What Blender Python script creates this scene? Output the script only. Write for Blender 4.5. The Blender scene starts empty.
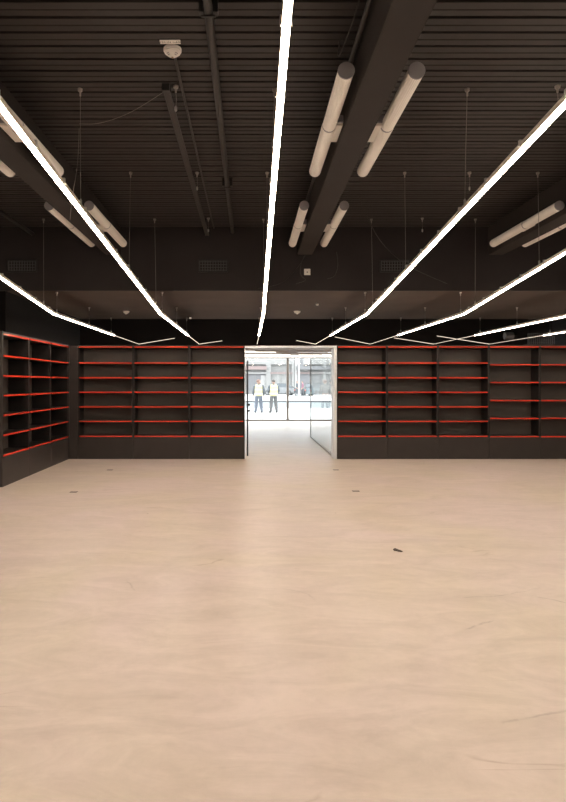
import bpy, bmesh, math, random
from mathutils import Vector, Matrix
random.seed(7)
sc = bpy.context.scene
COL = sc.collection
PI = math.pi

# ------------------------------------------------------------------ materials
def mat(name, col, rough=0.6, metal=0.0, spec=0.5, noise=0.0, nscale=8.0, emit=None, estr=0.0, bump=0.0, coat=0.0):
    m = bpy.data.materials.new(name); m.use_nodes = True
    nt = m.node_tree; b = nt.nodes['Principled BSDF']
    b.inputs['Base Color'].default_value = (*col, 1)
    b.inputs['Roughness'].default_value = rough
    b.inputs['Metallic'].default_value = metal
    b.inputs['Specular IOR Level'].default_value = spec
    b.inputs['Coat Weight'].default_value = coat
    if noise or bump:
        tc = nt.nodes.new('ShaderNodeTexCoord')
        n = nt.nodes.new('ShaderNodeTexNoise'); n.inputs['Scale'].default_value = nscale; n.inputs['Detail'].default_value = 5
        nt.links.new(tc.outputs['Object'], n.inputs['Vector'])
        if noise:
            r = nt.nodes.new('ShaderNodeValToRGB')
            r.color_ramp.elements[0].position = 0.3; r.color_ramp.elements[1].position = 0.7
            r.color_ramp.elements[0].color = (*[c*(1-noise) for c in col], 1)
            r.color_ramp.elements[1].color = (*[min(1, c*(1+noise)) for c in col], 1)
            nt.links.new(n.outputs['Fac'], r.inputs['Fac']); nt.links.new(r.outputs['Color'], b.inputs['Base Color'])
        if bump:
            bp = nt.nodes.new('ShaderNodeBump'); bp.inputs['Strength'].default_value = bump; bp.inputs['Distance'].default_value = 0.01
            nt.links.new(n.outputs['Fac'], bp.inputs['Height']); nt.links.new(bp.outputs['Normal'], b.inputs['Normal'])
    if emit:
        b.inputs['Emission Color'].default_value = (*emit, 1); b.inputs['Emission Strength'].default_value = estr
    return m

def glass_mat(name, tint=(1, 1, 1), ior=1.45):
    m = bpy.data.materials.new(name); m.use_nodes = True
    nt = m.node_tree; nt.nodes.clear()
    o = nt.nodes.new('ShaderNodeOutputMaterial'); mx = nt.nodes.new('ShaderNodeMixShader')
    t = nt.nodes.new('ShaderNodeBsdfTransparent'); t.inputs['Color'].default_value = (*tint, 1)
    g = nt.nodes.new('ShaderNodeBsdfGlossy'); g.inputs['Roughness'].default_value = 0.01
    lw = nt.nodes.new('ShaderNodeLayerWeight'); lw.inputs['Blend'].default_value = 0.5      # thin pane: Schlick reflectance
    p = nt.nodes.new('ShaderNodeMath'); p.operation = 'POWER'; p.inputs[1].default_value = 5
    f = nt.nodes.new('ShaderNodeMath'); f.operation = 'MULTIPLY_ADD'; f.inputs[1].default_value = 0.70; f.inputs[2].default_value = 0.04
    nt.links.new(lw.outputs['Facing'], p.inputs[0]); nt.links.new(p.outputs[0], f.inputs[0])
    nt.links.new(f.outputs[0], mx.inputs[0]); nt.links.new(t.outputs[0], mx.inputs[1]); nt.links.new(g.outputs[0], mx.inputs[2])
    nt.links.new(mx.outputs[0], o.inputs['Surface'])
    return m

def floor_mat():
    m = bpy.data.materials.new('polished_screed'); m.use_nodes = True
    nt = m.node_tree; N = nt.nodes; L = nt.links; b = N['Principled BSDF']
    tc = N.new('ShaderNodeTexCoord')
    def noise(scale, detail, rough=0.6, dist=0.0, vec=None):
        n = N.new('ShaderNodeTexNoise'); n.inputs['Scale'].default_value = scale; n.inputs['Detail'].default_value = detail
        n.inputs['Roughness'].default_value = rough; n.inputs['Distortion'].default_value = dist
        L.new(vec or tc.outputs['Object'], n.inputs['Vector']); return n
    def ramp(src, p0, c0, p1, c1):
        r = N.new('ShaderNodeValToRGB'); r.color_ramp.elements[0].position = p0; r.color_ramp.elements[1].position = p1
        r.color_ramp.elements[0].color = c0; r.color_ramp.elements[1].color = c1
        L.new(src, r.inputs['Fac']); return r
    def mul(a, bb, fac=1.0):
        x = N.new('ShaderNodeMix'); x.data_type = 'RGBA'; x.blend_type = 'MULTIPLY'; x.inputs['Factor'].default_value = fac
        L.new(a, x.inputs['A']); L.new(bb, x.inputs['B']); return x.outputs['Result']
    n1 = noise(0.45, 3, dist=0.6)
    c1 = ramp(n1.outputs['Fac'], 0.38, FLOOR_A, 0.62, FLOOR_B)
    m2 = N.new('ShaderNodeMapping'); m2.inputs['Scale'].default_value = (0.6, 1.5, 1); m2.inputs['Rotation'].default_value = (0, 0, 0.15)
    L.new(tc.outputs['Object'], m2.inputs['Vector'])
    n2 = noise(2.2, 8, 0.70, 1.2, m2.outputs['Vector'])
    c2 = ramp(n2.outputs['Fac'], 0.3, (0.83, 0.815, 0.80, 1), 0.62, (1.03, 1.03, 1.03, 1))
    n3 = noise(14, 6, 0.6)
    c3 = ramp(n3.outputs['Fac'], 0.3, (0.95, 0.95, 0.95, 1), 0.6, (1, 1, 1, 1))
    out = mul(mul(c1.outputs['Color'], c2.outputs['Color']), c3.outputs['Color'])
    # long scuffs: stretched thin cell edges, masked
    mp = N.new('ShaderNodeMapping'); mp.inputs['Rotation'].default_value = (0, 0, 0.5); mp.inputs['Scale'].default_value = (0.35, 1.5, 1)
    L.new(tc.outputs['Object'], mp.inputs['Vector'])
    nd = noise(1.4, 3, vec=mp.outputs['Vector'])
    v = N.new('ShaderNodeTexVoronoi'); v.feature = 'DISTANCE_TO_EDGE'; v.inputs['Scale'].default_value = 1.6
    vm = N.new('ShaderNodeVectorMath'); vm.operation = 'MULTIPLY_ADD'; vm.inputs[1].default_value = (0.5, 0.5, 0)
    L.new(nd.outputs['Color'], vm.inputs[0]); L.new(mp.outputs['Vector'], vm.inputs[2]); L.new(vm.outputs[0], v.inputs['Vector'])
    # scuff visibility mask
    e = ramp(v.outputs['Distance'], 0.0, (0.74, 0.69, 0.65, 1), 0.012, (1, 1, 1, 1))
    msk = noise(1.3, 3); mr = ramp(msk.outputs['Fac'], 0.56, (0, 0, 0, 1), 0.70, (1, 1, 1, 1))
    x = N.new('ShaderNodeMix'); x.data_type = 'RGBA'; x.blend_type = 'MULTIPLY'
    L.new(mr.outputs['Color'], x.inputs['Factor']); L.new(out, x.inputs['A']); L.new(e.outputs['Color'], x.inputs['B'])
    # small dark specks
    vs = N.new('ShaderNodeTexVoronoi'); vs.inputs['Scale'].default_value = 1.3; L.new(tc.outputs['Object'], vs.inputs['Vector'])
    es = ramp(vs.outputs['Distance'], 0.009, (0.4, 0.35, 0.3, 1), 0.020, (1, 1, 1, 1))
    col = mul(x.outputs['Result'], es.outputs['Color'])
    def dist(c):
        d = N.new('ShaderNodeVectorMath'); d.operation = 'DISTANCE'; d.inputs[1].default_value = (*c, 0)
        L.new(wv.outputs[0], d.inputs[0]); return d.outputs['Value']
    def math(op, a, bv):
        q = N.new('ShaderNodeMath'); q.operation = op; L.new(a, q.inputs[0])
        if hasattr(bv, 'links'): L.new(bv, q.inputs[1])
        else: q.inputs[1].default_value = bv
        return q.outputs[0]
    wn = noise(5, 4); wv = N.new('ShaderNodeVectorMath'); wv.operation = 'MULTIPLY_ADD'; wv.inputs[1].default_value = (.08, .08, 0)
    L.new(wn.outputs['Color'], wv.inputs[0]); L.new(tc.outputs['Object'], wv.inputs[2])
    fleck = noise(9, 4)
    for c, r, mid, ln, dark in (((1.6, 5.45), 1.07, (1.9, 4.42), .40, .30), ((1.95, 4.0), .42, (2.25, 4.35), .16, .45), ((.25, 4.3), .26, (.42, 4.5), .22, .22),
                                ((1.9, .9), 2.0, (1.43, 2.87), .30, .35), ((-1, 9.5), 4.0, (-1, 5.5), .65, .22), ((1.9, 3.3), .7, (1.50, 3.9), .16, .5), ((1.2, 3.0), .8, (1.9, 3.6), .10, .5), ((-2, 4), 1.3, (-.9, 4.6), .15, .3)):
        e1 = ramp(math('ABSOLUTE', math('SUBTRACT', dist(c), r), 0), 0.0, (1, 1, 1, 1), 0.012, (0, 0, 0, 1))
        e2 = ramp(dist(mid), ln*.6, (1, 1, 1, 1), ln, (0, 0, 0, 1))
        f3 = ramp(fleck.outputs['Fac'], .38, (.15, .15, .15, 1), .55, (1, 1, 1, 1))
        k = math('MULTIPLY', math('MULTIPLY', math('MULTIPLY', e1.outputs['Color'], e2.outputs['Color']), f3.outputs['Color']), dark)
        mm = N.new('ShaderNodeMix'); mm.data_type = 'RGBA'; mm.inputs['B'].default_value = (.16, .12, .10, 1)
        L.new(k, mm.inputs['Factor']); L.new(col, mm.inputs['A']); col = mm.outputs['Result']
    L.new(col, b.inputs['Base Color'])
    rr = N.new('ShaderNodeMapRange'); rr.inputs['To Min'].default_value = 0.30; rr.inputs['To Max'].default_value = 0.46
    L.new(n2.outputs['Fac'], rr.inputs['Value']); L.new(rr.outputs['Result'], b.inputs['Roughness'])
    b.inputs['Specular IOR Level'].default_value = 0.45
    bp = N.new('ShaderNodeBump'); bp.inputs['Strength'].default_value = 0.05; bp.inputs['Distance'].default_value = 0.01
    L.new(n3.outputs['Fac'], bp.inputs['Height']); L.new(bp.outputs['Normal'], b.inputs['Normal'])
    return m

WARM = (1.0, 0.835, 0.665)
LED_STRENGTH = 56.0
FLOOR_A = (0.60, 0.515, 0.44, 1)
FLOOR_B = (0.62, 0.52, 0.495, 1)
M = {}
M['floor'] = floor_mat()
M['deck'] = mat('black_painted_deck', (0.027, 0.0235, 0.0225), 0.5, noise=0.15, nscale=3, spec=0.35)
M['black'] = mat('black_paint', (0.026, 0.0215, 0.022), 0.6, noise=0.1, nscale=2, spec=0.3)
M['soffit'] = mat('brown_soffit_paint', (0.078, 0.060, 0.050), 0.85, noise=0.08, nscale=1.5, spec=0.06)
M['beam'] = mat('beam_paint', (0.032, 0.027, 0.025), 0.7, noise=0.08, nscale=2, spec=0.12)
M['pipe'] = mat('pipe_paint', (0.030, 0.027, 0.025), 0.45, spec=0.35)
M['shelf'] = mat('black_laminate', (0.037, 0.031, 0.029), 0.42, noise=0.08, nscale=4, spec=0.4)
M['red'] = mat('red_edge_strip', (0.60, 0.054, 0.03), 0.13, spec=0.5)
M['led'] = mat('led_diffuser', (0.9, 0.88, 0.85), 0.5, emit=WARM, estr=LED_STRENGTH)
M['led_reflection'] = mat('track_reflection_glow', (0.9, 0.88, 0.85), 0.5, emit=WARM, estr=1.3)  # weak glow for the mirrored images of the light lines
M['led_mid'] = mat('narrow_led_diffuser', (0.9, 0.88, 0.85), 0.5, emit=WARM, estr=1.7)
M['led_front'] = mat('front_led', (0.9, 0.88, 0.85), 0.5, emit=(1, 0.93, 0.85), estr=3.0)
M['housing'] = mat('pale_profile', (0.80, 0.74, 0.66), 0.5)
M['innerwall'] = mat('matt_black_wall', (0.007, 0.006, 0.006), 0.9, spec=0.05)
M['backp'] = mat('shelf_back_panel', (0.110, 0.093, 0.084), 0.4, noise=0.08, nscale=3, spec=0.45)
M['upright'] = mat('shelf_upright', (0.020, 0.017, 0.017), 0.45, spec=0.35)
M['alu'] = mat('aluminium_profile', (0.36, 0.33, 0.30), 0.5)
M['steel'] = mat('bright_steel', (0.7, 0.69, 0.67), 0.3, metal=0.8)
M['cable'] = mat('grey_cable', (0.20, 0.185, 0.17), 0.5)
M['dcable'] = mat('dark_cable', (0.045, 0.04, 0.037), 0.5)
M['tube'] = mat('opal_tube', (0.86, 0.82, 0.76), 0.35, noise=0.03, nscale=5)
M['cap'] = mat('grey_end_cap', (0.30, 0.29, 0.30), 0.5)
M['white'] = mat('white_plastic', (0.86, 0.83, 0.78), 0.4)
M['frame'] = mat('pale_frame', (0.80, 0.83, 0.87), 0.4)
M['mull'] = mat('grey_mullion', (0.42, 0.40, 0.38), 0.45)
M['ink'] = mat('ink', (0.03, 0.03, 0.03), 0.6)
M['tan'] = mat('tan_slat', (0.45, 0.33, 0.23), 0.5, noise=0.1)
M['frontceil'] = mat('pale_front_ceiling', (0.72, 0.66, 0.60), 0.7)
M['grille'] = mat('grey_grille', (0.075, 0.075, 0.078), 0.45)
M['blk'] = mat('black_metal', (0.018, 0.018, 0.018), 0.4)
M['glass'] = glass_mat('clear_glass', (0.97, 0.985, 0.98))
M['chip'] = mat('dark_chip', (0.045, 0.03, 0.022), 0.7)
M['plate'] = mat('floor_plate', (0.20, 0.17, 0.15), 0.4, metal=0.3)
# street
M['pave'] = mat('pale_paving', (0.50, 0.50, 0.49), 0.8, noise=0.06, nscale=1)
M['road'] = mat('grey_road', (0.145, 0.165, 0.17), 0.85, noise=0.06, nscale=1)
M['kerb'] = mat('kerb', (0.085, 0.085, 0.09), 0.8)
M['stone'] = mat('pale_stone', (0.23, 0.228, 0.223), 0.8, noise=0.08, nscale=2)
M['stone2'] = mat('white_stone', (0.30, 0.295, 0.29), 0.8, noise=0.05, nscale=2)
M['shopdark'] = mat('shop_glass_dark', (0.15, 0.15, 0.16), 0.3)
M['shopgrey'] = mat('shop_panel', (0.18, 0.175, 0.175), 0.5)
M['awn'] = mat('awning', (0.145, 0.145, 0.153), 0.7)
M['awnred'] = mat('red_sign', (0.20, 0.15, 0.145), 0.6)
M['bark'] = mat('pale_bark', (0.13, 0.127, 0.122), 0.9, noise=0.2, nscale=6)
M['skin'] = mat('skin', (0.42, 0.27, 0.21), 0.5)
M['lips'] = mat('lips', (0.36, 0.16, 0.14), 0.5)
M['vest'] = mat('vest_yellow', (0.56, 0.50, 0.27), 0.6)
M['band'] = mat('reflective_band', (0.55, 0.55, 0.53), 0.4)
M['navy'] = mat('blue_denim', (0.115, 0.13, 0.16), 0.8)
M['charcoal'] = mat('charcoal_cloth', (0.11, 0.11, 0.112), 0.8)
M['sleeve'] = mat('dark_sleeve', (0.10, 0.11, 0.12), 0.8)
M['boot'] = mat('boot', (0.10, 0.09, 0.085), 0.6)
M['hair'] = mat('dark_hair', (0.07, 0.06, 0.055), 0.7)
M['hairbrown'] = mat('brown_hair', (0.17, 0.10, 0.08), 0.7)
M['palecloth'] = mat('pale_jacket', (0.20, 0.19, 0.18), 0.8)
M['pink'] = mat('pink_top', (0.24, 0.12, 0.16), 0.8)
M['slate'] = mat('slate_coat', (0.08, 0.088, 0.098), 0.8)
M['carblue'] = mat('car_pale_blue', (0.13, 0.165, 0.18), 0.25)
M['cargrey'] = mat('car_silver', (0.14, 0.145, 0.15), 0.25)
M['tyre'] = mat('tyre', (0.06, 0.06, 0.06), 0.8)
M['carglass'] = mat('car_glass', (0.07, 0.08, 0.09), 0.1)
M['lamp_red'] = mat('tail_lamp', (0.4, 0.08, 0.06), 0.3)

# ------------------------------------------------------------------ helpers
def link(name, me, m, parent=None, loc=None):
    o = bpy.data.objects.new(name, me); COL.objects.link(o)
    if m is not None:
        me.materials.append(m)
    if parent is not None: o.parent = parent
    if loc is not None: o.location = loc
    return o

def obj(name, bm, m, parent=None, loc=None, smooth=False, bevel=0.0):
    if bevel:
        bmesh.ops.bevel(bm, geom=[e for e in bm.edges], offset=bevel, segments=2, affect='EDGES', clamp_overlap=True)
    me = bpy.data.meshes.new(name)
    bmesh.ops.recalc_face_normals(bm, faces=bm.faces)
    bm.to_mesh(me); bm.free()
    if smooth:
        for p in me.polygons: p.use_smooth = True
        try: me.set_sharp_from_angle(angle=math.radians(40))
        except Exception: pass
    return link(name, me, m, parent, loc)

def box(bm, x0, x1, y0, y1, z0, z1):
    vs = [bm.verts.new((x, y, z)) for x in (x0, x1) for y in (y0, y1) for z in (z0, z1)]
    for f in ((0, 1, 3, 2), (4, 6, 7, 5), (0, 4, 5, 1), (2, 3, 7, 6), (0, 2, 6, 4), (1, 5, 7, 3)):
        bm.faces.new([vs[i] for i in f])
    return bm

def B(*boxes):
    bm = bmesh.new()
    for b in boxes: box(bm, *b)
    return bm

def tube(bm, pts, r, n=8, caps=True):
    pts = [Vector(p) for p in pts]; rings = []
    for i, p in enumerate(pts):
        d = (pts[min(i+1, len(pts)-1)] - pts[max(i-1, 0)]).normalized()
        a = d.orthogonal().normalized() if abs(d.z) > 0.9 else d.cross(Vector((0, 0, 1))).normalized()
        b = d.cross(a).normalized()
        rr = r[i] if isinstance(r, (list, tuple)) else r
        rings.append([bm.verts.new(p + a*math.cos(2*PI*k/n)*rr + b*math.sin(2*PI*k/n)*rr) for k in range(n)])
    for i in range(len(rings)-1):
        for k in range(n):
            bm.faces.new([rings[i][k], rings[i][(k+1) % n], rings[i+1][(k+1) % n], rings[i+1][k]])
    if caps:
        bm.faces.new(rings[0][::-1]); bm.faces.new(rings[-1])
    return bm

def lathe(bm, prof, n=24, c=(0, 0, 0)):
    rings = []
    for r, z in prof:
        if r < 1e-5: rings.append([bm.verts.new((c[0], c[1], c[2]+z))])
        else: rings.append([bm.verts.new((c[0]+r*math.cos(2*PI*k/n), c[1]+r*math.sin(2*PI*k/n), c[2]+z)) for k in range(n)])
    for a, b in zip(rings, rings[1:]):
        for k in range(n):
            k2 = (k+1) % n
            if len(a) == 1: bm.faces.new([a[0], b[k2], b[k]])
            elif len(b) == 1: bm.faces.new([a[k], a[k2], b[0]])
            else: bm.faces.new([a[k], a[k2], b[k2], b[k]])
    if len(rings[0]) > 1: bm.faces.new(rings[0])
    if len(rings[-1]) > 1: bm.faces.new(rings[-1])
    return bm

def ribbon(bm, pts, x0, x1, z0, z1):
    """sweep a rectangle (x and z offsets) along a path that runs mostly in y"""
    rings = [[bm.verts.new((p[0]+dx, p[1], p[2]+dz)) for dx, dz in ((x0, z0), (x1, z0), (x1, z1), (x0, z1))] for p in pts]
    for a, b in zip(rings, rings[1:]):
        for k in range(4):
            bm.faces.new([a[k], a[(k+1) % 4], b[(k+1) % 4], b[k]])
    bm.faces.new(rings[0]); bm.faces.new(rings[-1][::-1])
    return bm

def thing(name, label, cat, loc=(0, 0, 0), rz=0.0, group=None):
    o = bpy.data.objects.new(name, None); COL.objects.link(o); o.empty_display_size = 0.1
    o.location = loc; o.rotation_euler = (0, 0, rz)
    return tag(o, label, cat, group)

def tag(o, label, cat, group=None):
    o['label'] = label; o['category'] = cat
    if group: o['group'] = group
    return o

def struct(name, bm, m, parent=None, loc=None):
    o = obj(name, bm, m, parent, loc)
    if parent is None: o['kind'] = 'structure'
    return o

def kids(o): return [c for c in COL.objects if c.parent == o]
def dup(o, loc, rz=None, label=None, parent=None):
    c = o.copy(); COL.objects.link(c)
    if parent is not None: c.parent = parent
    else:
        c.location = loc
        if rz is not None: c.rotation_euler = (0, 0, rz)
        if label: c['label'] = label
    for ch in kids(o): dup(ch, None, parent=c)
    return c

def evalmesh(o, name):
    dg = bpy.context.evaluated_depsgraph_get(); dg.update()
    me = bpy.data.meshes.new_from_object(o.evaluated_get(dg)); me.name = name
    return me

# ------------------------------------------------------------------ setting
XL, XR, YB, YF = -7.0, 8.7, -3.0, 24.5
ZC = 4.15                    # underside of deck
ZS = 3.09                    # soffit
YK, YS2 = 10.0, 14.45        # bulkhead front / soffit back
YW = 12.24                   # front of the back shelving
struct('floor', B((XL-.2, XR+.2, YB-.2, YF+.1, -0.2, 0.0)), M['floor'])

bm = bmesh.new()             # trapezoidal steel deck, ribs run across the room
pitch = 0.1825; prof = []
y = YB - .2
while y < 10.4:
    prof += [(y, 0), (y+.066, 0), (y+.072, .006), (y+.082, .006), (y+.088, 0), (y+.152, 0), (y+.158, .05), (y+.176, .05)]
    y += pitch
va = [bm.verts.new((XL-.2, a, ZC+z)) for a, z in prof]; vb = [bm.verts.new((XR+.2, a, ZC+z)) for a, z in prof]
for i in range(len(prof)-1): bm.faces.new([va[i], vb[i], vb[i+1], va[i+1]])
box(bm, XL-.2, XR+.2, YB-.2, YF+.2, ZC+.07, ZC+.25)
struct('ceiling', bm, M['deck'])
struct('wall_left', B((XL-.2, XL, YB-.2, YF+.2, 0, ZC+.07)), M['black'])
struct('wall_right', B((XR, XR+.2, YB-.2, YF+.2, 0, ZC+.07)), M['black'])
struct('wall_rear', B((XL, XR, YB-.2, YB, 0, ZC+.04)), M['black'])
struct('trim_1', B((XL, XR, YK+.03, YS2, ZS, ZC+.05)), M['soffit'])                       # bulkhead with its soffit
struct('trim_9', B((XL, XR, YK, YK+.03, ZS-.003, ZC+.05)), M['black'])                # black fascia board of the bulkhead
struct('wall_inner', B((-4.25, -4.07, YK+.031, YS2, 0, ZS-.001)), M['innerwall'])
struct('trim_2', B((XL, XR, 18.7, 18.85, 2.66, ZC+.07)), M['black'])              # fascia over the front hall
struct('trim_3', B((XL, XR, 18.66, 18.9, 2.60, 2.66)), M['tan'])
# front hall ceiling
bm = B((XL, XR, 18.9, YF, 2.62, 2.72))
struct('trim_4', bm, M['frontceil'])
for n, (xa, xb, ya, yb) in enumerate([(-2.5, 1.7, 20.95, 21.2), (1.2, 5.6, 21.6, 21.85), (-2.5, 5.6, 24.05, 24.3), (.2, 5.6, 19.75, 19.95)]):
    struct('trim_%d' % (5+n), B((xa, xb, ya, yb, 2.585, 2.622)), M['tan'])
for n, (xa, xb, y) in enumerate([(-2.4, 1.55, 22.6), (1.9, 5.4, 22.95), (-2.4, .9, 20.2), (-2.4, 5.4, 23.7)]):
    t = obj('linear_light', B((xa, xb, y-.05, y+.05, 2.575, 2.62)), M['led_front'])
    tag(t, ['white light line in the entrance ceiling, left half, above the two workers', 'short white light line on the right half of the entrance ceiling',
            'white light line in the entrance ceiling nearest the doorway', 'long white light line in the entrance ceiling closest to the shop window'][n], 'light', 'light lines in the entrance ceiling')

# shop front: four panes, wall either side and above
struct('wall_front', B((XL, -2.45, YF-.02, YF+.2, 0, 2.62), (5.61, XR, YF-.02, YF+.2, 0, 2.62), (XL, XR, YF-.02, YF+.2, 2.62, ZC+.07)), M['black'])
for n in range(4):
    a = -2.42 + 2.0*n; b = a + 2.0
    fr = struct('window_%d' % (n+1), B((a, a+.045, YF, YF+.1, 0.0, 2.62), (b-.045, b, YF, YF+.1, 0.0, 2.62),
                (a+.045, b-.045, YF, YF+.1, 0, .06), (a+.045, b-.045, YF, YF+.1, 2.56, 2.62)), M['mull'])
    obj('pane', B((a+.045, b-.045, YF+.045, YF+.055, .06, 2.56)), M['glass'], fr)

# portal frame of the opening between the shelves
pf = struct('door_1', B((-.085, 1.79, YW-.01, YW+.15, 2.262, 2.31), (1.735, 1.79, YW-.01, YW+.4, 0, 2.262), (-.086, -.074, YW-.01, YW+.4, 0, 2.262)), M['frame'])

# open glass door leaf, seen edge on at the left jamb
t = thing('glass_door', 'open glass door leaf with black edge and lock at the left doorway jamb', 'door', (-.032, 12.75, 0))
obj('pane', B((-.006, .006, .03, .97, .02, 1.98)), M['glass'], t)
obj('edge_rail', B((-.016, .016, 0, .035, .0, 2.02)), M['blk'], t)
obj('edge_rail', B((-.012, .012, .965, .99, .0, 2.02)), M['blk'], t)
for z in (.96, 1.09):
    bm = bmesh.new(); tube(bm, [(-.02, -.0, z), (.055, -.0, z)], .024, 12); obj('lock_knob', bm, M['blk'], t, smooth=True)

# glass partition leading to the street
t = thing('glass_partition', 'clear glass partition on a thin base rail right of the doorway', 'partition', (1.765, 12.66, 0))
obj('pane', B((-.006, .006, 0, 4.5, .04, 2.24)), M['glass'], t)
obj('base_rail', B((-.02, .02, 0, 4.5, 0, .04)), M['mull'], t)
obj('end_post', B((-.012, .012, 4.5, 4.53, 0, 2.24)), M['mull'], t)

# ------------------------------------------------------------------ shelving
SEVEN = [.462, .766, 1.062, 1.36, 1.655, 1.957, 2.283]
SIX = [.457, .827, 1.19, 1.56, 1.92, 2.283]
def shelving(w, levels, label, loc, rz):
    d = .37; up = .022
    t = thing('shelving_bay', label, 'shelves', loc, rz, 'black shelving bays with red edges')
    obj('back_panel', B((up, w-up, d-.02, d, .02, 2.30)), M['backp'], t)
    for x in (0.001, w-up-.001):
        obj('side_panel', B((x, x+up, .012, d, 0, 2.30)), M['upright'], t, bevel=.002)
    obj('base_plinth', B((.003, w-.003, 0, .012, 0, .44), (up+.002, w-up-.002, .012, d-.022, 0, .44)), M['shelf'], t)
    for z in levels:
        top = z > 2.2
        s = obj('shelf', B((up+.002, w-up-.002, .012, d-.022, z-.012, z+.012)), M['shelf'], t)
        e = obj('edge_strip', B((up+.003, w-up-.003, -.004, .012, z-.014, z+.014)), M['red'], s, bevel=.003)
        e['label'] = 'glossy red front edge'
    obj('top_board', B((0.001, w-.001, 0.006, d, 2.302, 2.322)), M['shelf'], t)
    return t
x0 = [-3.49, -2.363, -1.22]; x1 = [-2.363, -1.22, -.09]
labs = ['black shelving bay with red edges on the back wall, beside the left corner',
        'black shelving bay with red edges on the back wall, middle bay left of the doorway',
        'black shelving bay with red edges immediately left of the bright doorway']
for i in range(3): shelving(x1[i]-x0[i], SEVEN, labs[i], (x0[i], YW, 0), 0)
xr = [1.796, 2.816, 3.857, 4.898, 5.94, 6.98]
labs = ['black seven-shelf bay with red edges immediately right of the bright doorway',
        'black seven-shelf bay with red edges, second from the doorway on its right',
        'black seven-shelf bay with red edges, third right of the doorway, beside wider-spaced shelves',
        'black bay with wider-spaced red-edged shelves, fourth right of the doorway',
        'black bay with wider-spaced red-edged shelves, cut by the right photo edge']
for i in range(5): shelving(xr[i+1]-xr[i], SEVEN if i < 3 else SIX, labs[i], (xr[i], YW, 0), 0)
labs = ['black side-wall shelving bay with red edges, left wall, nearest the camera',
        'black side-wall shelving bay with red edges, middle bay of the left wall',
        'black side-wall shelving bay with red edges, left wall, farthest and next to the corner']
for i in range(3): shelving(1.085, SEVEN, labs[i], (-3.67, 8.955+1.0875*i, 0), PI/2)
tag(obj('corner_panel', B((-4.05, -3.495, 12.245, 12.27, 0, 2.31), (-3.69, -3.66, 12.222, 12.244, 0, 2.31)), M['shelf']), 'plain black filler panel in the corner between the left and back shelving', 'panel')
tag(obj('end_panel', B((-4.06, -3.667, 8.925, 8.952, 0, 2.325)), M['shelf']), 'plain black end panel closing the near end of the left shelving', 'panel')

# ------------------------------------------------------------------ beams, pipes
BX = [-2.255, .925, 4.105]
labs = ['dark steel ceiling beam at the left between unlit tube lights', 'wide dark ceiling beam right of the centre light line, between four tube lights',
        'dark ceiling beam at the far right behind two tube lights']
for x, l in zip(BX, labs):
    t = obj('ceiling_beam', B((x-.125, x+.125, -2.9, 9.99, 3.68, ZC-.002)), M['beam'], bevel=.004)
    tag(t, l, 'beam', 'dark ceiling beams')

def pipe(name, pts, r, label, m='pipe', cat='pipe'):
    bm = bmesh.new(); tube(bm, pts, r, 14); o = obj(name, bm, M[m], smooth=True); return tag(o, label, cat)
t = thing('ceiling_pipe', 'thick dark pipe along the ceiling left of the centre light line', 'pipe', (-.274, 0, 4.06))
bm = bmesh.new(); tube(bm, [(0, -2.5, 0), (0, 9.98, 0)], .03, 16); obj('pipe_run', bm, M['pipe'], t, smooth=True)
for y in (4.05, 7.6):
    c = obj('pipe_clamp', B((-.065, .065, y-.02, y+.02, .035, .085), (-.065, -.034, y-.03, y+.03, -.02, .06), (.034, .065, y-.03, y+.03, -.02, .06), (-.05, .05, y-.012, y+.012, -.04, -.03)), M['blk'], t, bevel=.003)
pipe('ceiling_conduit', [(-.585, 4.72, 4.125), (-.585, 9.98, 4.125)], .011, 'thin conduit running along the ceiling from the white smoke detector', 'dcable', 'conduit')
pipe('side_pipe', [(-3.6, -2.5, 4.03), (-3.6, 9.98, 4.03)], .032, 'dark pipe along the ceiling at the far left')
pipe('beam_shade_strip', [(.76, -2.5, 3.95), (.76, 9.98, 3.95)], .018, 'thin dark strip standing in for shade on the left side of the central beam', 'pipe', 'conduit')  # dark tube added where the beam side only carries shade and tube shadows
t = thing('cable_trunking', 'slim dark trunking rail with a black end, left of the thick ceiling pipe', 'trunking', (-.69, 5.0, 4.0))
obj('rail', B((-.022, .022, 0, 4.9, -.02, .02), (-.03, -.022, 0, 4.9, -.025, .0), (.022, .03, 0, 4.9, -.025, 0)), M['pipe'], t, bevel=.002)
obj('end_cap', B((-.032, .032, -.04, .0, -.03, .03)), M['blk'], t, bevel=.003)
for y in (.25, 2.4, 4.5): obj('bracket', B((-.008, .008, y, y+.02, .02, .15)), M['pipe'], t)

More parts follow.
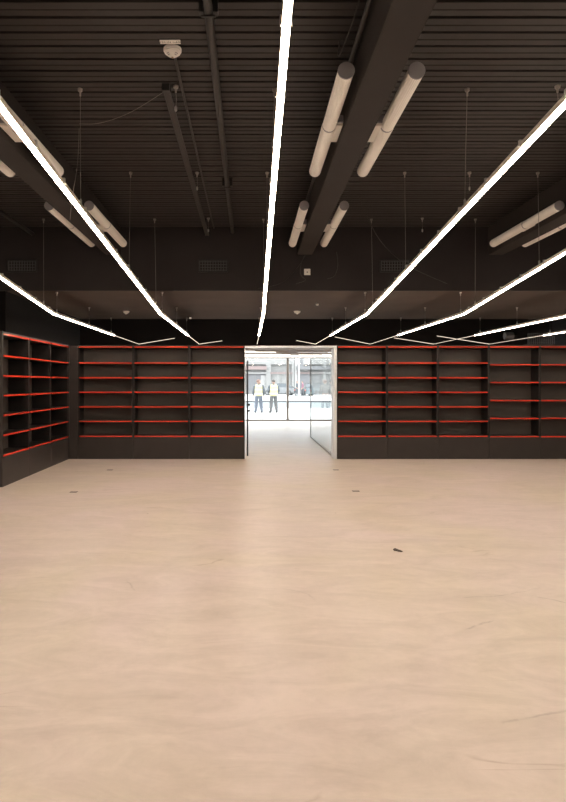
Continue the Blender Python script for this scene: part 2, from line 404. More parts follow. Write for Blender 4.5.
# ------------------------------------------------------------------ tube lights
def tube_light(side):
    t = thing('tube_light', 'tube', 'light', (0, 0, 0), 0, 'unlit tube lights on the ceiling beams')
    bm = bmesh.new(); n = 48; L2 = 2.03
    for (ya, yb, r0) in ((0.012, .90, .0585), (.925, L2-.012, .0615)):
        ra = [bm.verts.new(((r0 if k % 2 else r0-.0022)*math.cos(2*PI*k/n), ya, (r0 if k % 2 else r0-.0022)*math.sin(2*PI*k/n))) for k in range(n)]
        rb = [bm.verts.new((v.co.x, yb, v.co.z)) for v in ra]
        for k in range(n): bm.faces.new([ra[k], ra[(k+1) % n], rb[(k+1) % n], rb[k]])
        bm.faces.new(ra); bm.faces.new(rb)
    obj('diffuser', bm, M['tube'], t)
    bm = bmesh.new(); tube(bm, [(0, .90, 0), (0, .925, 0)], .057, 32); obj('joint_ring', bm, M['cap'], t)
    for ya, yb in ((0, .012), (L2-.012, L2)):
        bm = bmesh.new(); tube(bm, [(0, ya, 0), (0, yb, 0)], .0605, 32); o = obj('end_cap', bm, M['cap'], t); o['label'] = 'grey end cap'
    s = side
    a, b = sorted((s*.05, s*(.111 if s > 0 else .136)))
    obj('bracket', B((a, b, .86, 1.22, -.02, .05)), M['tube'], t, bevel=.004)
    a, b = sorted((s*.045, s*(.111 if s > 0 else .136)))
    obj('bracket_end', B((a, b, .83, .858, -.005, .055)), M['cap'], t, bevel=.003)
    return t
proto = {1: tube_light(1), -1: tube_light(-1)}
used = set()
tl = [(BX[1]-.237, 4.24, 1, 'near unlit ribbed tube light on the left side of the central beam'),
      (BX[1]+.262, 4.24, -1, 'near unlit ribbed tube light on the right side of the central beam'),
      (BX[1]-.237, 7.47, 1, 'far unlit tube light on the left side of the central beam'),
      (BX[1]+.262, 7.47, -1, 'far unlit tube light on the right side of the central beam'),
      (BX[0]-.237, 4.24, 1, 'unlit tube light cut by the left photo edge, left side of the left beam'),
      (BX[0]+.262, 4.24, -1, 'near unlit tube light half hidden behind a bright line, right side of the left beam'),
      (BX[0]-.237, 7.47, 1, 'far unlit tube light on the left side of the left beam'),
      (BX[0]+.262, 7.47, -1, 'far unlit tube light on the right side of the left beam'),
      (BX[2]-.237, 7.47, 1, 'unlit tube light on the near side of the right beam, with a round cap showing'),
      (BX[2]+.262, 7.47, -1, 'unlit tube light half hidden behind the right beam at the photo edge')]
for x, y, s, lab in tl:
    if s in used: o = dup(proto[s], (x, y, 3.76), 0, lab)
    else:
        o = proto[s]; used.add(s); o.location = (x, y, 3.76); o['label'] = lab

# ------------------------------------------------------------------ suspended light lines
def h_at(y, g=.08): return 2.70 + g*(YK - y) if y < YK else 2.70
def cable_parts(parent, x, y, zb, zt, sway=.0):
    zt -= .001
    bm = bmesh.new(); tube(bm, [(x, y, zb), (x+sway*.4, y, (zb+zt)/2), (x+sway, y, zt)], .0028, 6)
    c = obj('suspension_cable', bm, M['cable'], parent)
    bm = bmesh.new(); lathe(bm, [(.0, -.07), (.008, -.065), (.009, -.03), (.02, -.022), (.022, 0)], 10, (x+sway, y, zt)); obj('anchor', bm, M['alu'], c, smooth=True)
    bm = bmesh.new(); lathe(bm, [(.006, 0), (.011, .005), (.011, .045), (.004, .06)], 10, (x, y, zb)); obj('gripper', bm, M['steel'], c, smooth=True)
def track(xk, g, dr, dx4, z4, label, wires_front):
    t = thing('light_line', label, 'light', (0, 0, 0), 0, 'suspended light lines')
    xa = lambda y: xk + dr*(y-YK) if y < YK else xk
    h = lambda y: h_at(y, g)
    main = [(xa(-1.5), -1.5, h(-1.5)), (xk, YK, 2.70), (xk, YS2, 2.70)]
    bm = bmesh.new(); ribbon(bm, main, -.021, .021, .0, .040); obj('housing', bm, M['housing'], t)
    bm = bmesh.new(); ribbon(bm, main, -.0185, .0185, -.010, -.0005); o = obj('diffuser', bm, M['led'], t); o['label'] = 'glowing warm white strip'
    p3 = (xk, 17.7, 2.70)
    bm = bmesh.new(); ribbon(bm, [(xk, YS2+.03, 2.70), p3], -.006, .006, 0, .010); obj('slim_housing', bm, M['alu'], t)
    pts = [(xk, YS2+.03, 2.70), p3]
    bm = bmesh.new(); ribbon(bm, pts, -.006, .006, -.005, -.0005); obj('slim_diffuser', bm, M['led_mid'], t)
    if dx4:
        bm = bmesh.new(); ribbon(bm, [(xk, 17.73, 2.70), (xk+dx4, 18.5, z4)], -.008, .008, -.006, .006); obj('track_reflection', bm, M['led_reflection'], t)  # glowing strip stands in for the line's reflection in the front glazing
    for y in wires_front:
        cable_parts(t, xa(y), y, h(y)+.042, ZC, random.uniform(-.03, .03))
    for y in (10.15, 12.2, 14.15): cable_parts(t, xk, y, 2.742, ZS)
    y = 2.9
    while y < 9.9:
        z = h(y)
        obj('clip', B((xa(y)-.030, xa(y)+.030, y-.012, y+.012, z+.01, z+.056)), M['steel'], t)
        y += .62
W = (1.1, 3.2, 5.3, 7.4, 9.5)
tracks = [(-5.1, .08, 0, 0, 0, 'bright suspended light line at the left photo edge, seen past the inner wall'),
          (-3.25, .107, 0, .95, 2.93, 'bright suspended light line second left of the centre line, over the left shelving'),
          (-1.47, .08, .0035, .64, 2.85, 'bright suspended light line first left of the centre line'),
          (.24, .08, .0085, 0, 0, 'bright suspended light line down the centre, above the doorway'),
          (1.965, .08, .0125, -.5, 2.86, 'bright suspended light line first right of the centre line'),
          (3.58, .101, 0, -.93, 2.97, 'bright suspended light line second right of the centre line'),
          (5.45, .09, 0, -.97, 2.94, 'bright suspended light line third right of the centre line'),
          (7.1, .09, 0, -1.3, 3.0, 'bright suspended light line fourth right of centre, short at the photo edge')]
for xk, g, dr, d4, z4, lab in tracks: track(xk, g, dr, d4, z4, lab, W)

# spare hooks
hooks = [(-.64, 5.25, 'spare ceiling hook with a short wire, beside the trunking end'), (-.64, 7.4, 'spare ceiling hook with a short wire, second along the trunking'),
         (-.64, 9.45, 'spare ceiling hook with a short wire near the bulkhead, beside the trunking'),
         (2.70, 5.25, 'spare ceiling hook above the first light line right of centre, top right'), (2.72, 7.4, 'spare ceiling hook with a short wire, middle of the right ceiling bay'),
         (2.73, 9.45, 'spare ceiling hook with a short wire near the bulkhead, right ceiling bay')]
def hook(x, y, lab):
    t = thing('ceiling_hook', lab, 'hook', (x, y, ZC), 0, 'spare ceiling hooks')
    bm = bmesh.new(); lathe(bm, [(.008, -.06), (.010, -.03), (.022, -.02), (.024, 0)], 12); obj('cap', bm, M['alu'], t, smooth=True)
    bm = bmesh.new(); tube(bm, [(0, 0, -.05), (.004, 0, -.12), (0, .01, -.19)], .003, 6); obj('wire', bm, M['cable'], t)
    bm = bmesh.new(); lathe(bm, [(.004, -.225), (.011, -.215), (.011, -.185), (.004, -.175)], 10); obj('gripper', bm, M['steel'], t, smooth=True)
    return t
for i, (x, y, l) in enumerate(hooks):
    if i == 0: hp = hook(x, y, l)
    else: dup(hp, (x, y, ZC), 0, l)

# loose cables
def curve_cable(ctrl, r, label, m='dcable'):
    pts = []
    P = [Vector(p) for p in ctrl]; P = [P[0]] + P + [P[-1]]
    for i in range(1, len(P)-2):
        for k in range(8):
            s = k/8; a, b, c, d = P[i-1], P[i], P[i+1], P[i+2]
            pts.append(.5*((2*b)+(c-a)*s+(2*a-5*b+4*c-d)*s*s+(3*b-a-3*c+d)*s**3))
    pts.append(P[-1])
    bm = bmesh.new(); tube(bm, pts, r, 6); return tag(obj('loose_cable', bm, M[m], smooth=True), label, 'cable')
curve_cable([(-1.50, 5.3, 3.84), (-1.30, 5.28, 3.84), (-1.02, 5.2, 3.90), (-.70, 5.1, 4.04)], .0025, 'thin loose cable sagging from a suspension wire across to the trunking', 'cable')
curve_cable([(-1.50, 5.3, 3.80), (-1.53, 5.35, 3.5), (-1.62, 5.5, 3.25), (-1.70, 5.7, 3.1)], .0025, 'thin loose cable hanging behind the left suspension wire', 'cable')
curve_cable([(.93, 9.97, 3.68), (.83, 9.975, 3.5), (.55, 9.975, 3.22), (.15, 9.98, 3.12)], .004, 'dark loose cable looping left from the end of the central beam')
curve_cable([(.95, 9.97, 3.68), (.87, 9.96, 3.55), (.86, 9.96, 3.35), (.94, 9.97, 3.26), (.78, 9.97, 3.2)], .004, 'dark loose cable hanging down beside the white wall plate')
curve_cable([(1.45, 9.93, 3.72), (1.47, 9.93, 3.5), (1.42, 9.95, 3.33), (1.3, 9.97, 3.28)], .004, 'short dark cable hanging right of the central beam end')
curve_cable([(1.50, 8.2, 4.1), (2.0, 9.2, 3.75), (2.6, 9.9, 3.5), (3.3, 9.98, 3.2)], .004, 'long dark cable slanting down the bulkhead right of the central beam')
curve_cable([(.74, 4.0, 4.12), (.70, 4.15, 4.0), (.66, 4.4, 3.95), (.68, 4.5, 4.12)], .005, 'short loose cable beside the near end of the central beam')

# ------------------------------------------------------------------ detectors, grilles, plates
def detector(x, y, z, lab):
    t = thing('smoke_detector', lab, 'smoke detector', (x, y, z), 0, 'white smoke detectors')
    bm = bmesh.new(); lathe(bm, [(.060, -.022), (.070, -.018), (.070, 0)], 32); obj('base', bm, M['white'], t, smooth=True)
    bm = bmesh.new(); lathe(bm, [(0, -.066), (.016, -.065), (.024, -.060), (.046, -.045), (.062, -.032), (.062, -.0225)], 32); obj('dome', bm, M['white'], t, smooth=True)
    bm = bmesh.new()
    for a0 in (-2.6, -1.0):
        for k in range(2):
            r0 = .036+.011*k; z0 = -.0555+.0078*k
            pts = [(r0*math.cos(a0+q*.09), r0*math.sin(a0+q*.09), z0) for q in range(7)]
            tube(bm, pts, .0028, 5)
    obj('vent_slots', bm, M['cap'], t)
    bm = bmesh.new(); lathe(bm, [(0, -.074), (.008, -.072), (.010, -.064)], 12); obj('indicator', bm, M['tan'], t, smooth=True)
    return t
det = detector(-.595, 4.67, ZC, 'large white smoke detector with a label plate on the ribbed ceiling')
dup(det, (1.03, 12.85, ZS), 0, 'small white smoke detector under the soffit above the doorway')
dup(det, (-2.63, 12.85, ZS), 0, 'small white smoke detector under the soffit left, between two light lines')
t = thing('label_plate', 'narrow white lettered label plate beside the large smoke detector', 'label', (-.60, 4.565, ZC-.004))
obj('plate', B((-.078, .078, -.024, .024, -.003, .003)), M['white'], t)
fc = bpy.data.curves.new('lettering', 'FONT'); fc.body = 'D3/L1N 1-A06'; fc.size = .029; fc.align_x = 'CENTER'; fc.align_y = 'CENTER'; fc.extrude = .0004
fo = bpy.data.objects.new('tmp', fc); COL.objects.link(fo); me = evalmesh(fo, 'lettering'); bpy.data.objects.remove(fo)
o = link('lettering', me, M['ink'], t, (0, 0, -.0038)); o.rotation_euler = (PI, 0, 0)

def grille(x, z, w, h, lab):
    t = thing('vent_grille', lab, 'vent', (x, YK-.003, z), 0, 'bulkhead air grilles')
    obj('frame', B((-w/2, w/2, -.015, 0, h/2-.018, h/2), (-w/2, w/2, -.015, 0, -h/2, -h/2+.018), (-w/2, -w/2+.018, -.015, 0, -h/2+.018, h/2-.018), (w/2-.018, w/2, -.015, 0, -h/2+.018, h/2-.018)), M['blk'], t)
    bm = bmesh.new()
    n = 11
    for k in range(n):
        xx = -w/2+.03+(w-.06)*k/(n-1); box(bm, xx-.006, xx+.006, -.012, -.002, -h/2+.018, h/2-.018)
    for k in range(4):
        zz = -h/2+.035+(h-.07)*k/3; box(bm, -w/2+.018, w/2-.018, -.009, -.003, zz-.006, zz+.006)
    obj('louvre', bm, M['grille'], t)
    return t
g = grille(-.60, 3.50, .50, .21, 'dark air grille on the bulkhead left of the centre light line')
dup(g, (-3.78, YK-.003, 3.50), 0, 'dark air grille on the bulkhead at the far left')
dup(g, (2.43, YK-.003, 3.50), 0, 'dark air grille on the bulkhead right, beside a bright light line')
t = thing('wall_plate', 'small square white switch plate on the bulkhead under the central beam', 'switch plate', (.97, YK-.002, 3.40))
obj('plate', B((-.052, .052, -.012, 0, -.052, .052)), M['white'], t, bevel=.003)
bm = bmesh.new(); tube(bm, [(0, -.012, -.006), (0, -.022, -.006)], .012, 12); obj('button', bm, M['cap'], t)
for x, y, lab in ((1.33, 11.7, 'tiny round white fitting on the soffit beside the smoke detector above the doorway'), (-1.38, 14.1, 'tiny white fitting at the rear edge of the soffit, left of centre')):
    bm = bmesh.new(); lathe(bm, [(.018, -.03), (.026, -.02), (.028, 0)], 12, (x, y, ZS)); tag(obj('soffit_fitting', bm, M['white'], smooth=True), lab, 'fitting')

# equipment above the shelves, in the dark front void
bm = bmesh.new(); tube(bm, [(XL+.05, 15.2, 3.78), (XR-.05, 15.2, 3.78)], .26, 24)
tag(obj('air_duct', bm, M['black'], smooth=True), 'dark round air duct crossing above the back shelving', 'duct')
t = thing('projector', 'pale cylindrical unit hung above the right shelving between light lines', 'equipment', (7.33, 16.8, 2.87))
bm = bmesh.new(); tube(bm, [(-.18, 0, 0), (.06, 0, 0)], .10, 20); obj('drum', bm, M['cap'], t, smooth=True)
bm = bmesh.new(); tube(bm, [(.061, 0, 0), (.15, 0, 0)], .085, 20); obj('lens_hood', bm, M['blk'], t, smooth=True)
bm = bmesh.new(); tube(bm, [(0, 0, .1), (0, 0, ZC-2.87+.06)], .012, 8); obj('drop_rod', bm, M['pipe'], t)
t = thing('cable_basket', 'grey wire basket hung above the right shelving at the photo edge', 'basket', (7.75, 16.0, 2.72))
bm = bmesh.new()
for k in range(15): box(bm, -.36+.05*k, -.355+.05*k+.006, -.1, -.09, -.14, .14)
for k in range(8): box(bm, -.36, .36, -.104, -.094, -.14+.04*k, -.132+.04*k)
obj('mesh_front', bm, M['cap'], t)
obj('tray', B((-.36, .36, -.09, .2, -.15, -.14)), M['grille'], t)
for x in (-.3, .3):
    bm = bmesh.new(); tube(bm, [(x, 0, -.14), (x, 0, ZC-2.72+.06)], .008, 6); obj('drop_rod', bm, M['pipe'], t)

# ------------------------------------------------------------------ small things on the floor
for x, y, lab in ((-2.49, 8.53, 'small grey floor plate nearer the camera, in front of the left-back shelving'), (-2.48, 10.7, 'small grey floor plate close to the left-back shelving'),
                  (1.53, 8.6, 'small grey floor plate nearer the camera, right of the doorway reflection'), (1.55, 10.7, 'small grey floor plate close to the doorway right jamb')):
    t = thing('floor_plate', lab, 'floor plate', (x, y, 0), 0, 'small floor plates')
    t.scale = (.75, .7, 1)
    obj('lid', B((-.055, .055, -.055, .055, .0005, .004)), M['plate'], t)
    obj('rim', B((-.065, -.056, -.065, .065, .0005, .003), (.056, .065, -.065, .065, .0005, .003), (-.056, .056, -.065, -.056, .0005, .003), (-.056, .056, .056, .065, .0005, .003)), M['dcable'], t)
bm = bmesh.new()
p = [(-.038, .02), (-.02, .055), (.012, .06), (.022, .015), (.035, -.055), (.012, -.05), (-.012, -.03)]
lo = [bm.verts.new((x, y, .0006)) for x, y in p]; hi = [bm.verts.new((x*.9, y*.9, .007+.003*((i*7) % 3))) for i, (x, y) in enumerate(p)]
bm.faces.new(lo[::-1]); bm.faces.new(hi)
for i in range(len(p)): bm.faces.new([lo[i], lo[(i+1) % len(p)], hi[(i+1) % len(p)], hi[i]])
o = obj('debris_chip', bm, M['chip'], None, (1.37, 5.54, 0)); o.rotation_euler = (0, 0, .35); o.scale = (.72, .9, 1)
tag(o, 'small dark brown chip of debris lying on the pale floor', 'debris')

# ------------------------------------------------------------------ the street
struct('pavement', B((-30, 45, YF+.2, 37.0, -.2, 0.0)), M['pave'])
struct('road', B((-30, 45, 37.0, 49.0, -.2, -.02)), M['road'])
struct('kerb', B((-30, 45, 49.0, 49.3, -.2, .09)), M['kerb'])
struct('far_pavement', B((-30, 45, 49.3, 90, -.2, .03)), M['pave'])

def building(x0, w, h, seed, label, wallm):
    rnd = random.Random(seed)
    t = thing('street_building', label, 'building', (x0, 80, .03))
    nb = max(2, int(w/3.2)); bw = w/nb
    bm = bmesh.new()
    box(bm, 0, w, .5, 6, 0, h)
    for k in range(nb+1): box(bm, max(0, k*bw-.35), min(w, k*bw+.35), .0, .5, 0, 4.0)
    box(bm, 0, w, .0, .5, 4.0, h)
    obj('wall', bm, M[wallm], t)
    for k in range(nb):
        a, b = k*bw+.36, (k+1)*bw-.36
        f = obj('shop_window', B((a, b, .3, .36, 0, .5), (a, b, .3, .36, 3.0, 3.15), (a, a+.08, .3, .36, .5, 3.0), (b-.08, b, .3, .36, .5, 3.0), ((a+b)/2-.04, (a+b)/2+.04, .3, .36, .5, 3.0)), M['shopgrey'], t)
        obj('pane', B((a+.08, b-.08, .36, .4, .5, 3.0)), M[rnd.choice(['shopdark', 'shopgrey', 'stone'])], f)
        if rnd.random() < .8: obj('awning', B((a-.1, b+.1, -.7, -.02, 3.3, 3.75)), M[rnd.choice(['awn', 'awn', 'awnred', 'stone2'])], t)
        obj('sign_band', B((a-.1, b+.1, -.08, -.005, 2.75, 2.95)), M[rnd.choice(['stone2', 'awnred', 'stone2'])], t)
        for fl in range(int((h-4.6)/3)):
            z = 5.0+fl*3
            obj('upper_window', B((a+.5, b-.5, -.06, -.005, z, z+1.8)), M['shopdark'], t)
    if seed == 2:
        obj('door', B((2.42, 3.55, .2, .29, 0, 2.55)), M['stone2'], t)
    return t
building(-14.5, 13.6, 11, 1, 'pale grey shop building across the street, leftmost and mostly out of sight', 'stone')
building(-.85, 6.9, 12, 2, 'pale shop building with a white door, straight behind the two workers', 'stone')
building(6.1, 8.2, 12, 3, 'pale stone shop building with columns, behind the parked cars', 'stone2')
building(14.4, 12.0, 11, 4, 'pale shop building across the street, rightmost', 'stone')

def skin_mesh(chains):
    """chains: list of lists of (co, rx, ry); each chain its own skinned tube, all returned in one mesh"""
    out = bmesh.new()
    for verts, edges in chains:
        bm = bmesh.new(); lay = bm.verts.layers.skin.verify(); vs = []
        for i, (co, rx, ry) in enumerate(verts):
            v = bm.verts.new(co); v[lay].radius = (rx, ry); v[lay].use_root = (i == 0); vs.append(v)
        for a, b in edges: bm.edges.new((vs[a], vs[b]))
        me = bpy.data.meshes.new('tmp'); bm.to_mesh(me); bm.free()
        o = bpy.data.objects.new('tmp', me); COL.objects.link(o)
        o.modifiers.new('s', 'SKIN').use_smooth_shade = True
        sd = o.modifiers.new('d', 'SUBSURF'); sd.levels = 2; sd.render_levels = 2
        m2 = evalmesh(o, 'tmp2'); out.from_mesh(m2)
        bpy.data.objects.remove(o); bpy.data.meshes.remove(m2); bpy.data.meshes.remove(me)
    return out
def chain(pts): return (pts, [(i, i+1) for i in range(len(pts)-1)])

def person(name_label, loc, rz, top, bottom, vest=False, head_turn=0.0, hair='hair', stride=.0, arm='down', sleeve=None):
    A = {s: [((s*.185, -.005, 1.415)), ((s*.245, -.035, 1.15)), ((s*.235, .07, .935)), ((s*.225, .10, .865))] for s in (-1, 1)}
    if arm == 'front':
        for s in (-1, 1): A[s][2] = (s*.16, .19, 1.03); A[s][3] = (s*.09, .22, 1.05)
    LG = {s: [(s*.09, 0, .90), (s*.105, .02+s*stride*.5, .50), (s*.14, -.02+s*stride, .10), (s*.16, .12+s*stride, .04)] for s in (-1, 1)}
    torso = [((0, 0, .96), .15, .11), ((0, 0, 1.10), .135, .10), ((0, 0, 1.28), .165, .115), ((0, -.01, 1.39), .125, .085), ((0, -.005, 1.47), .058, .058), ((0, .01, 1.55), .055, .06)]
    def limb(pts, rs): return [(p, r, r) for p, r in zip(pts, rs)]
    v = list(torso); e = [(i, i+1) for i in range(5)]
    for s in (-1, 1):
        k = len(v); v += limb(A[s], (.048, .040, .030, .032)); e += [(3, k), (k, k+1), (k+1, k+2), (k+2, k+3)]
        k = len(v); v += limb(LG[s], (.085, .058, .04, .035)); e += [(0, k), (k, k+1), (k+1, k+2), (k+2, k+3)]
    chains = [(v, e)]
    for s in (-1, 1):           # fingers
        w = Vector(A[s][3]); d = (Vector(A[s][3])-Vector(A[s][2])).normalized(); sd = Vector((0, 1, 0)) if arm == 'down' else Vector((0, 0, 1))
        for k, ln in enumerate((.068, .08, .075, .06)):
            b0 = w + sd*(.03-.02*k); chains.append(chain([(b0, .009, .009), (b0+d*(.03+ln*.5), .009, .009), (b0+d*(.03+ln)-Vector((s*.015, 0, 0)), .0075, .0075)]))
        b0 = w + sd*.03 - d*.02; chains.append(chain([(b0, .010, .010), (b0+sd*.03+d*.03, .010, .010), (b0+sd*.035+d*.055, .008, .008)]))
    bm = skin_mesh(chains)
    # head with face and ears
    hd = bmesh.new()
    bmesh.ops.create_uvsphere(hd, u_segments=20, v_segments=14, radius=1.0)
    for q in hd.verts:
        x, y, z = q.co; taper = 1 - .22*max(0, -z)
        q.co = Vector((x*.076*taper, y*.096*(1-.1*max(0, -z)*(1 if y < 0 else 0)), z*.118))
        if q.co.y > .07 and abs(q.co.x) < .02 and -.03 < q.co.z < .012: q.co.y += .022
    for s in (-1, 1):
        r = bmesh.ops.create_uvsphere(hd, u_segments=8, v_segments=6, radius=1.0)
        for q in r['verts']: q.co = Vector((q.co.x*.012+s*.078, q.co.y*.022-.005, q.co.z*.034-.005))
        r = bmesh.ops.create_uvsphere(hd, u_segments=8, v_segments=6, radius=.011)
        for q in r['verts']:
            q.co += Vector((s*.03, .086, .004))
            for f in q.link_faces: f.material_index = 1
    r = bmesh.ops.create_uvsphere(hd, u_segments=8, v_segments=6, radius=1)
    for q in r['verts']: 
            q.co = Vector((q.co.x*.024, q.co.y*.01+.08, q.co.z*.007-.055))
            for f in q.link_faces: f.material_index = 2
    bmesh.ops.transform(hd, matrix=Matrix.Translation((0, .018, 1.645)) @ Matrix.Rotation(head_turn, 4, 'Z'), verts=hd.verts)
    tm = bpy.data.meshes.new('tmp'); hd.to_mesh(tm); hd.free(); bm.from_mesh(tm); bpy.data.meshes.remove(tm)
    o = obj('person', bm, M['skin'], None, loc, smooth=True); o.rotation_euler = (0, 0, rz)
    o.data.materials.append(M['hair']); o.data.materials.append(M['lips'])
    tag(o, name_label, 'person')
    o.scale = (1.15, 1.1, .985)
    # hair
    hb = bmesh.new(); bmesh.ops.create_uvsphere(hb, u_segments=20, v_segments=14, radius=1.0)
    bmesh.ops.delete(hb, geom=[q for q in hb.verts if q.co.z < -.35 or (q.co.y > .45 and q.co.z < .45)], context='VERTS')
    for q in hb.verts: q.co = Vector((q.co.x*.083, q.co.y*.103-.004, q.co.z*.124+.004))
    bmesh.ops.transform(hb, matrix=Matrix.Translation((0, .016, 1.648)) @ Matrix.Rotation(head_turn, 4, 'Z'), verts=hb.verts)
    obj('hair', hb, M[hair], o, smooth=True)
    # trousers
    v = [((0, 0, 1.03), .158, .12), ((0, 0, .93), .165, .125)]; e = [(0, 1)]
    for s in (-1, 1):
        k = len(v); v += limb(LG[s][:3] + [(s*.142, -.02+s*stride, .03)], (.108, .086, .070, .068)); e += [(1, k), (k, k+1), (k+1, k+2), (k+2, k+3)]
    obj('trousers', skin_mesh([(v, e)]), M[bottom], o, smooth=True)
    for s in (-1, 1):
        obj('shoe', skin_mesh([chain([((s*.136, -.07+s*stride, .055), .058, .06), ((s*.145, .04+s*stride, .055), .06, .06), ((s*.165, .19+s*stride, .04), .055, .045)])]), M['boot'], o, smooth=True)
    # top
    v = [((0, 0, .95), .172, .13), ((0, 0, 1.10), .162, .122), ((0, 0, 1.28), .185, .135), ((0, -.01, 1.41), .17, .115), ((0, -.005, 1.475), .085, .08), ((0, .004, 1.53), .074, .076)]
    e = [(i, i+1) for i in range(5)]
    for s in (-1, 1):
        k = len(v); v += limb(A[s][:3], (.074, .060, .046)); e += [(3, k), (k, k+1), (k+1, k+2)]
    obj('jacket', skin_mesh([(v, e)]), M[sleeve or top], o, smooth=True)
    if vest:
        v = [((0, 0, .85), .205, .158), ((0, 0, 1.0), .203, .155), ((0, 0, 1.15), .196, .15), ((0, 0, 1.30), .208, .155), ((0, -.01, 1.42), .17, .125), ((0, -.005, 1.50), .092, .092)]
        e = [(q, q+1) for q in range(5)]
        for s in (-1, 1):
            v.append(((s*.155, -.006, 1.435), .088, .088)); e.append((4, len(v)-1))
        vb = skin_mesh([(v, e)])
        rb = bmesh.new()
        for z0, z1 in ((.98, 1.04), (1.20, 1.26)):      # reflective bands follow the vest surface
            cb = vb.copy()
            for z, up in ((z0, -1), (z1, 1)):
                bmesh.ops.bisect_plane(cb, geom=cb.verts[:]+cb.edges[:]+cb.faces[:], plane_co=(0, 0, z), plane_no=(0, 0, up), clear_outer=True)
            cb.normal_update()
            nn = {q: q.normal.copy() for q in cb.verts}
            for q in cb.verts: q.co += Vector((nn[q].x, nn[q].y, 0))*.006
            tm = bpy.data.meshes.new('tmp'); cb.to_mesh(tm); cb.free(); rb.from_mesh(tm); bpy.data.meshes.remove(tm)
        ve = obj('hi_vis_vest', vb, M['vest'], o, smooth=True)
        obj('reflective_band', rb, M['band'], ve, smooth=True)
    return o
person('worker in a yellow high-visibility vest and blue trousers outside the window, left of the pair', (.50, 31.2, 0), 0, 'vest', 'navy', True, -1.1, 'hairbrown', sleeve='sleeve')
person('worker in a yellow vest and charcoal trousers outside, right of the pair, back turned', (1.28, 31.2, 0), .15, 'vest', 'charcoal', True, 0.0, 'hair', sleeve='sleeve', arm='front')
person('person in a pale jacket and dark trousers outside, behind the glass partition', (4.05, 32, 0), .3, 'palecloth', 'slate', False, .4, 'hairbrown')
person('person in a pale jacket outside at the right doorway jamb, partly hidden', (4.42, 32.3, 0), -.3, 'palecloth', 'slate', False, -.3, 'hair')
person('distant pedestrian in a slate coat walking across the street near a pale column', (5.6, 70, .03), -PI/2, 'slate', 'slate', False, 0, 'hairbrown', stride=.12)
person('distant pedestrian in a pink top across the street beside the silver car', (6.35, 71, .03), PI/2, 'pink', 'slate', False, 0, 'hair', stride=.1)

def car(label, loc, rz, bodym):
    t = thing('parked_car', label, 'car', loc, rz, 'parked cars across the street')
    # side profile stations along y (length), each a cross-section
    st = [(-2.05, .62, .35, .72), (-1.95, .80, .25, .92), (-1.2, .88, .2, .98), (-.2, .90, .2, 1.0), (.9, .90, .2, .98), (1.8, .84, .22, .86), (2.1, .66, .32, .66)]
    bm = bmesh.new(); R_ = []
    for y, w, z0, z1 in st: R_.append([bm.verts.new(q) for q in ((-w, y, z0+.08), (-w+.1, y, z0), (w-.1, y, z0), (w, y, z0+.08), (w, y, z1-.12), (w-.1, y, z1), (-w+.1, y, z1), (-w, y, z1-.12))])
    for a, b in zip(R_, R_[1:]):
        for k in range(8): bm.faces.new([a[k], a[(k+1) % 8], b[(k+1) % 8], b[k]])
    bm.faces.new(R_[0]); bm.faces.new(R_[-1])
    obj('body', bm, M[bodym], t, smooth=True)
    bm = bmesh.new(); R_ = []
    for y, w, z in ((-1.75, .78, .95), (-1.15, .64, 1.42), (.1, .66, 1.47), (.95, .78, .97)): R_.append((bm.verts.new((-w, y, z)), bm.verts.new((w, y, z))))
    lo = [(bm.verts.new((-.80, y, .93)), bm.verts.new((.80, y, .93))) for y in (-1.75, -1.15, .1, .95)]
    for i in range(3):
        bm.faces.new([R_[i][0], R_[i][1], R_[i+1][1], R_[i+1][0]])
        for s in (0, 1): bm.faces.new([lo[i][s], R_[i][s], R_[i+1][s], lo[i+1][s]])
    obj('cabin_glass', bm, M['carglass'], t)
    obj('roof', B((-.64, .64, -1.1, .08, 1.455, 1.50)), M[bodym], t, bevel=.02)
    for x in (-.86, .86):
        for y in (-1.3, 1.3):
            bm = bmesh.new(); tube(bm, [(x-.1, y, .32), (x+.1, y, .32)], .32, 20); w = obj('wheel', bm, M['tyre'], t, smooth=True)
            bm = bmesh.new(); tube(bm, [(x-.105, y, .32), (x+.105, y, .32)], .19, 14); obj('hubcap', bm, M['cargrey'], w)
    for s in (-1, 1): obj('tail_lamp', B((s*.68-.12, s*.68+.12, -2.06, -1.98, .62, .76)), M['lamp_red'], t)
    return t
car('silver car parked across the street, behind the pink-topped pedestrian', (7.55, 73.5, .03), 0, 'cargrey')
car('pale blue car parked across the street, right of the silver car', (8.6, 68.5, .03), -1.25, 'carblue')
car('grey car parked across the street behind the window mullion', (3.7, 73.5, .03), 1.35, 'cargrey')

def tree(label, loc, h, seed):
    rnd = random.Random(seed)
    v = [((0, 0, 0), .17, .17), ((.02, 0, h*.25), .14, .14), ((-.03, .03, h*.45), .12, .12), ((.05, 0, h*.7), .08, .08), ((0, 0, h), .03, .03)]; e = [(0, 1), (1, 2), (2, 3), (3, 4)]
    for j, base in enumerate((1, 2, 2, 2, 3, 3, 3)):
        a = rnd.uniform(0, 2*PI); b0 = Vector(v[base][0]); ln = rnd.uniform(.9, 1.6)
        p1 = b0+Vector((math.cos(a)*ln*.5, math.sin(a)*ln*.4, ln*.45)); p2 = p1+Vector((math.cos(a+.3)*ln*.7, math.sin(a+.3)*ln*.5, ln*.5))
        k = len(v); v += [(p1, .045, .045), (p2, .02, .02)]; e += [(base, k), (k, k+1)]
        for q in range(2):
            a2 = a+rnd.uniform(-1, 1); v.append((p1+Vector((math.cos(a2)*.7, math.sin(a2)*.6, rnd.uniform(.2, .6))), .014, .014)); e.append((k, len(v)-1))
    o = obj('bare_tree', skin_mesh([(v, e)]), M['bark'], None, loc, smooth=True)
    return tag(o, label, 'tree', 'bare street trees')
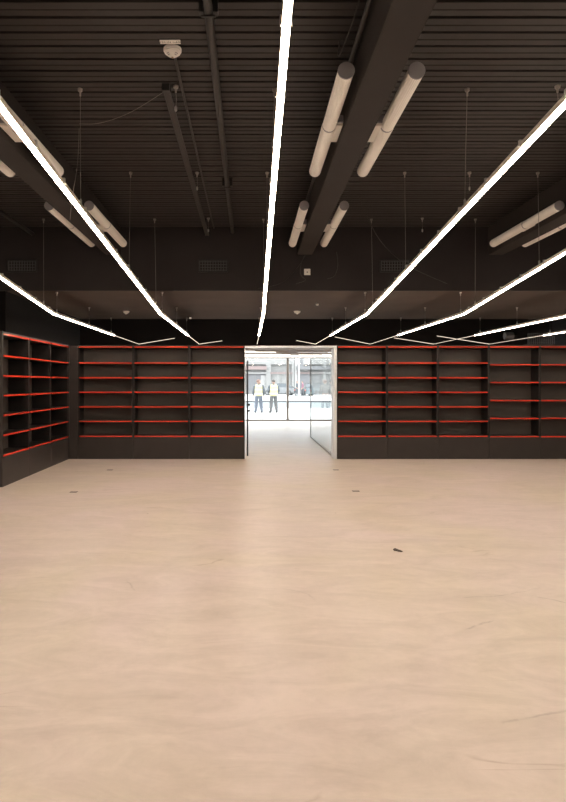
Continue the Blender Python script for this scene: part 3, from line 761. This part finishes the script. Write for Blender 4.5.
tree('bare pale tree across the road, seen through the glass partition', (6.6, 50.5, 0.03), 5.6, 3)
tree('bare pale tree farther right across the road, beside the doorway jamb', (8.0, 58, 0.03), 6.5, 5)
t = thing('street_post', 'slim white post across the road left of the silver car', 'post', (5.0, 60, .03))
bm = bmesh.new(); lathe(bm, [(.12, 0), (.12, .25), (.09, .3), (.085, 4.6), (0, 4.65)], 14); obj('shaft', bm, M['stone2'], t, smooth=True)
obj('banner', B((.09, .45, -.02, .02, 2.9, 4.2)), M['awn'], t)

# ------------------------------------------------------------------ light, world, camera
w = bpy.data.worlds.new('overcast'); sc.world = w; w.use_nodes = True
nt = w.node_tree; bg = nt.nodes['Background']
tc = nt.nodes.new('ShaderNodeTexCoord'); sx = nt.nodes.new('ShaderNodeSeparateXYZ'); rp = nt.nodes.new('ShaderNodeValToRGB')
rp.color_ramp.elements[0].position = 0.0; rp.color_ramp.elements[0].color = (.95, .96, .97, 1)
rp.color_ramp.elements[1].position = 0.6; rp.color_ramp.elements[1].color = (.92, .96, 1.0, 1)
nt.links.new(tc.outputs['Generated'], sx.inputs[0]); nt.links.new(sx.outputs['Z'], rp.inputs['Fac']); nt.links.new(rp.outputs['Color'], bg.inputs['Color'])
bg.inputs['Strength'].default_value = 6.5

cam = bpy.data.cameras.new('camera'); co = bpy.data.objects.new('camera', cam); COL.objects.link(co)
co.location = (0, 0, 1.55); co.rotation_euler = (PI/2, 0, 0)
cam.sensor_width = 36; cam.sensor_fit = 'AUTO'; cam.lens = 600/802*36
cam.shift_x = 34/802; cam.shift_y = -18/802
cam.clip_start = .05; cam.clip_end = 300
sc.camera = co
vs = sc.view_settings
vs.view_transform = 'Standard'; vs.look = 'None'; vs.exposure = 0.0; vs.gamma = 1.0; vs.use_curve_mapping = False
sc.cycles.use_denoising = True
sc.cycles.max_bounces = 10; sc.cycles.diffuse_bounces = 5; sc.cycles.glossy_bounces = 4; sc.cycles.transparent_max_bounces = 12
sc.cycles.sample_clamp_indirect = 6.0
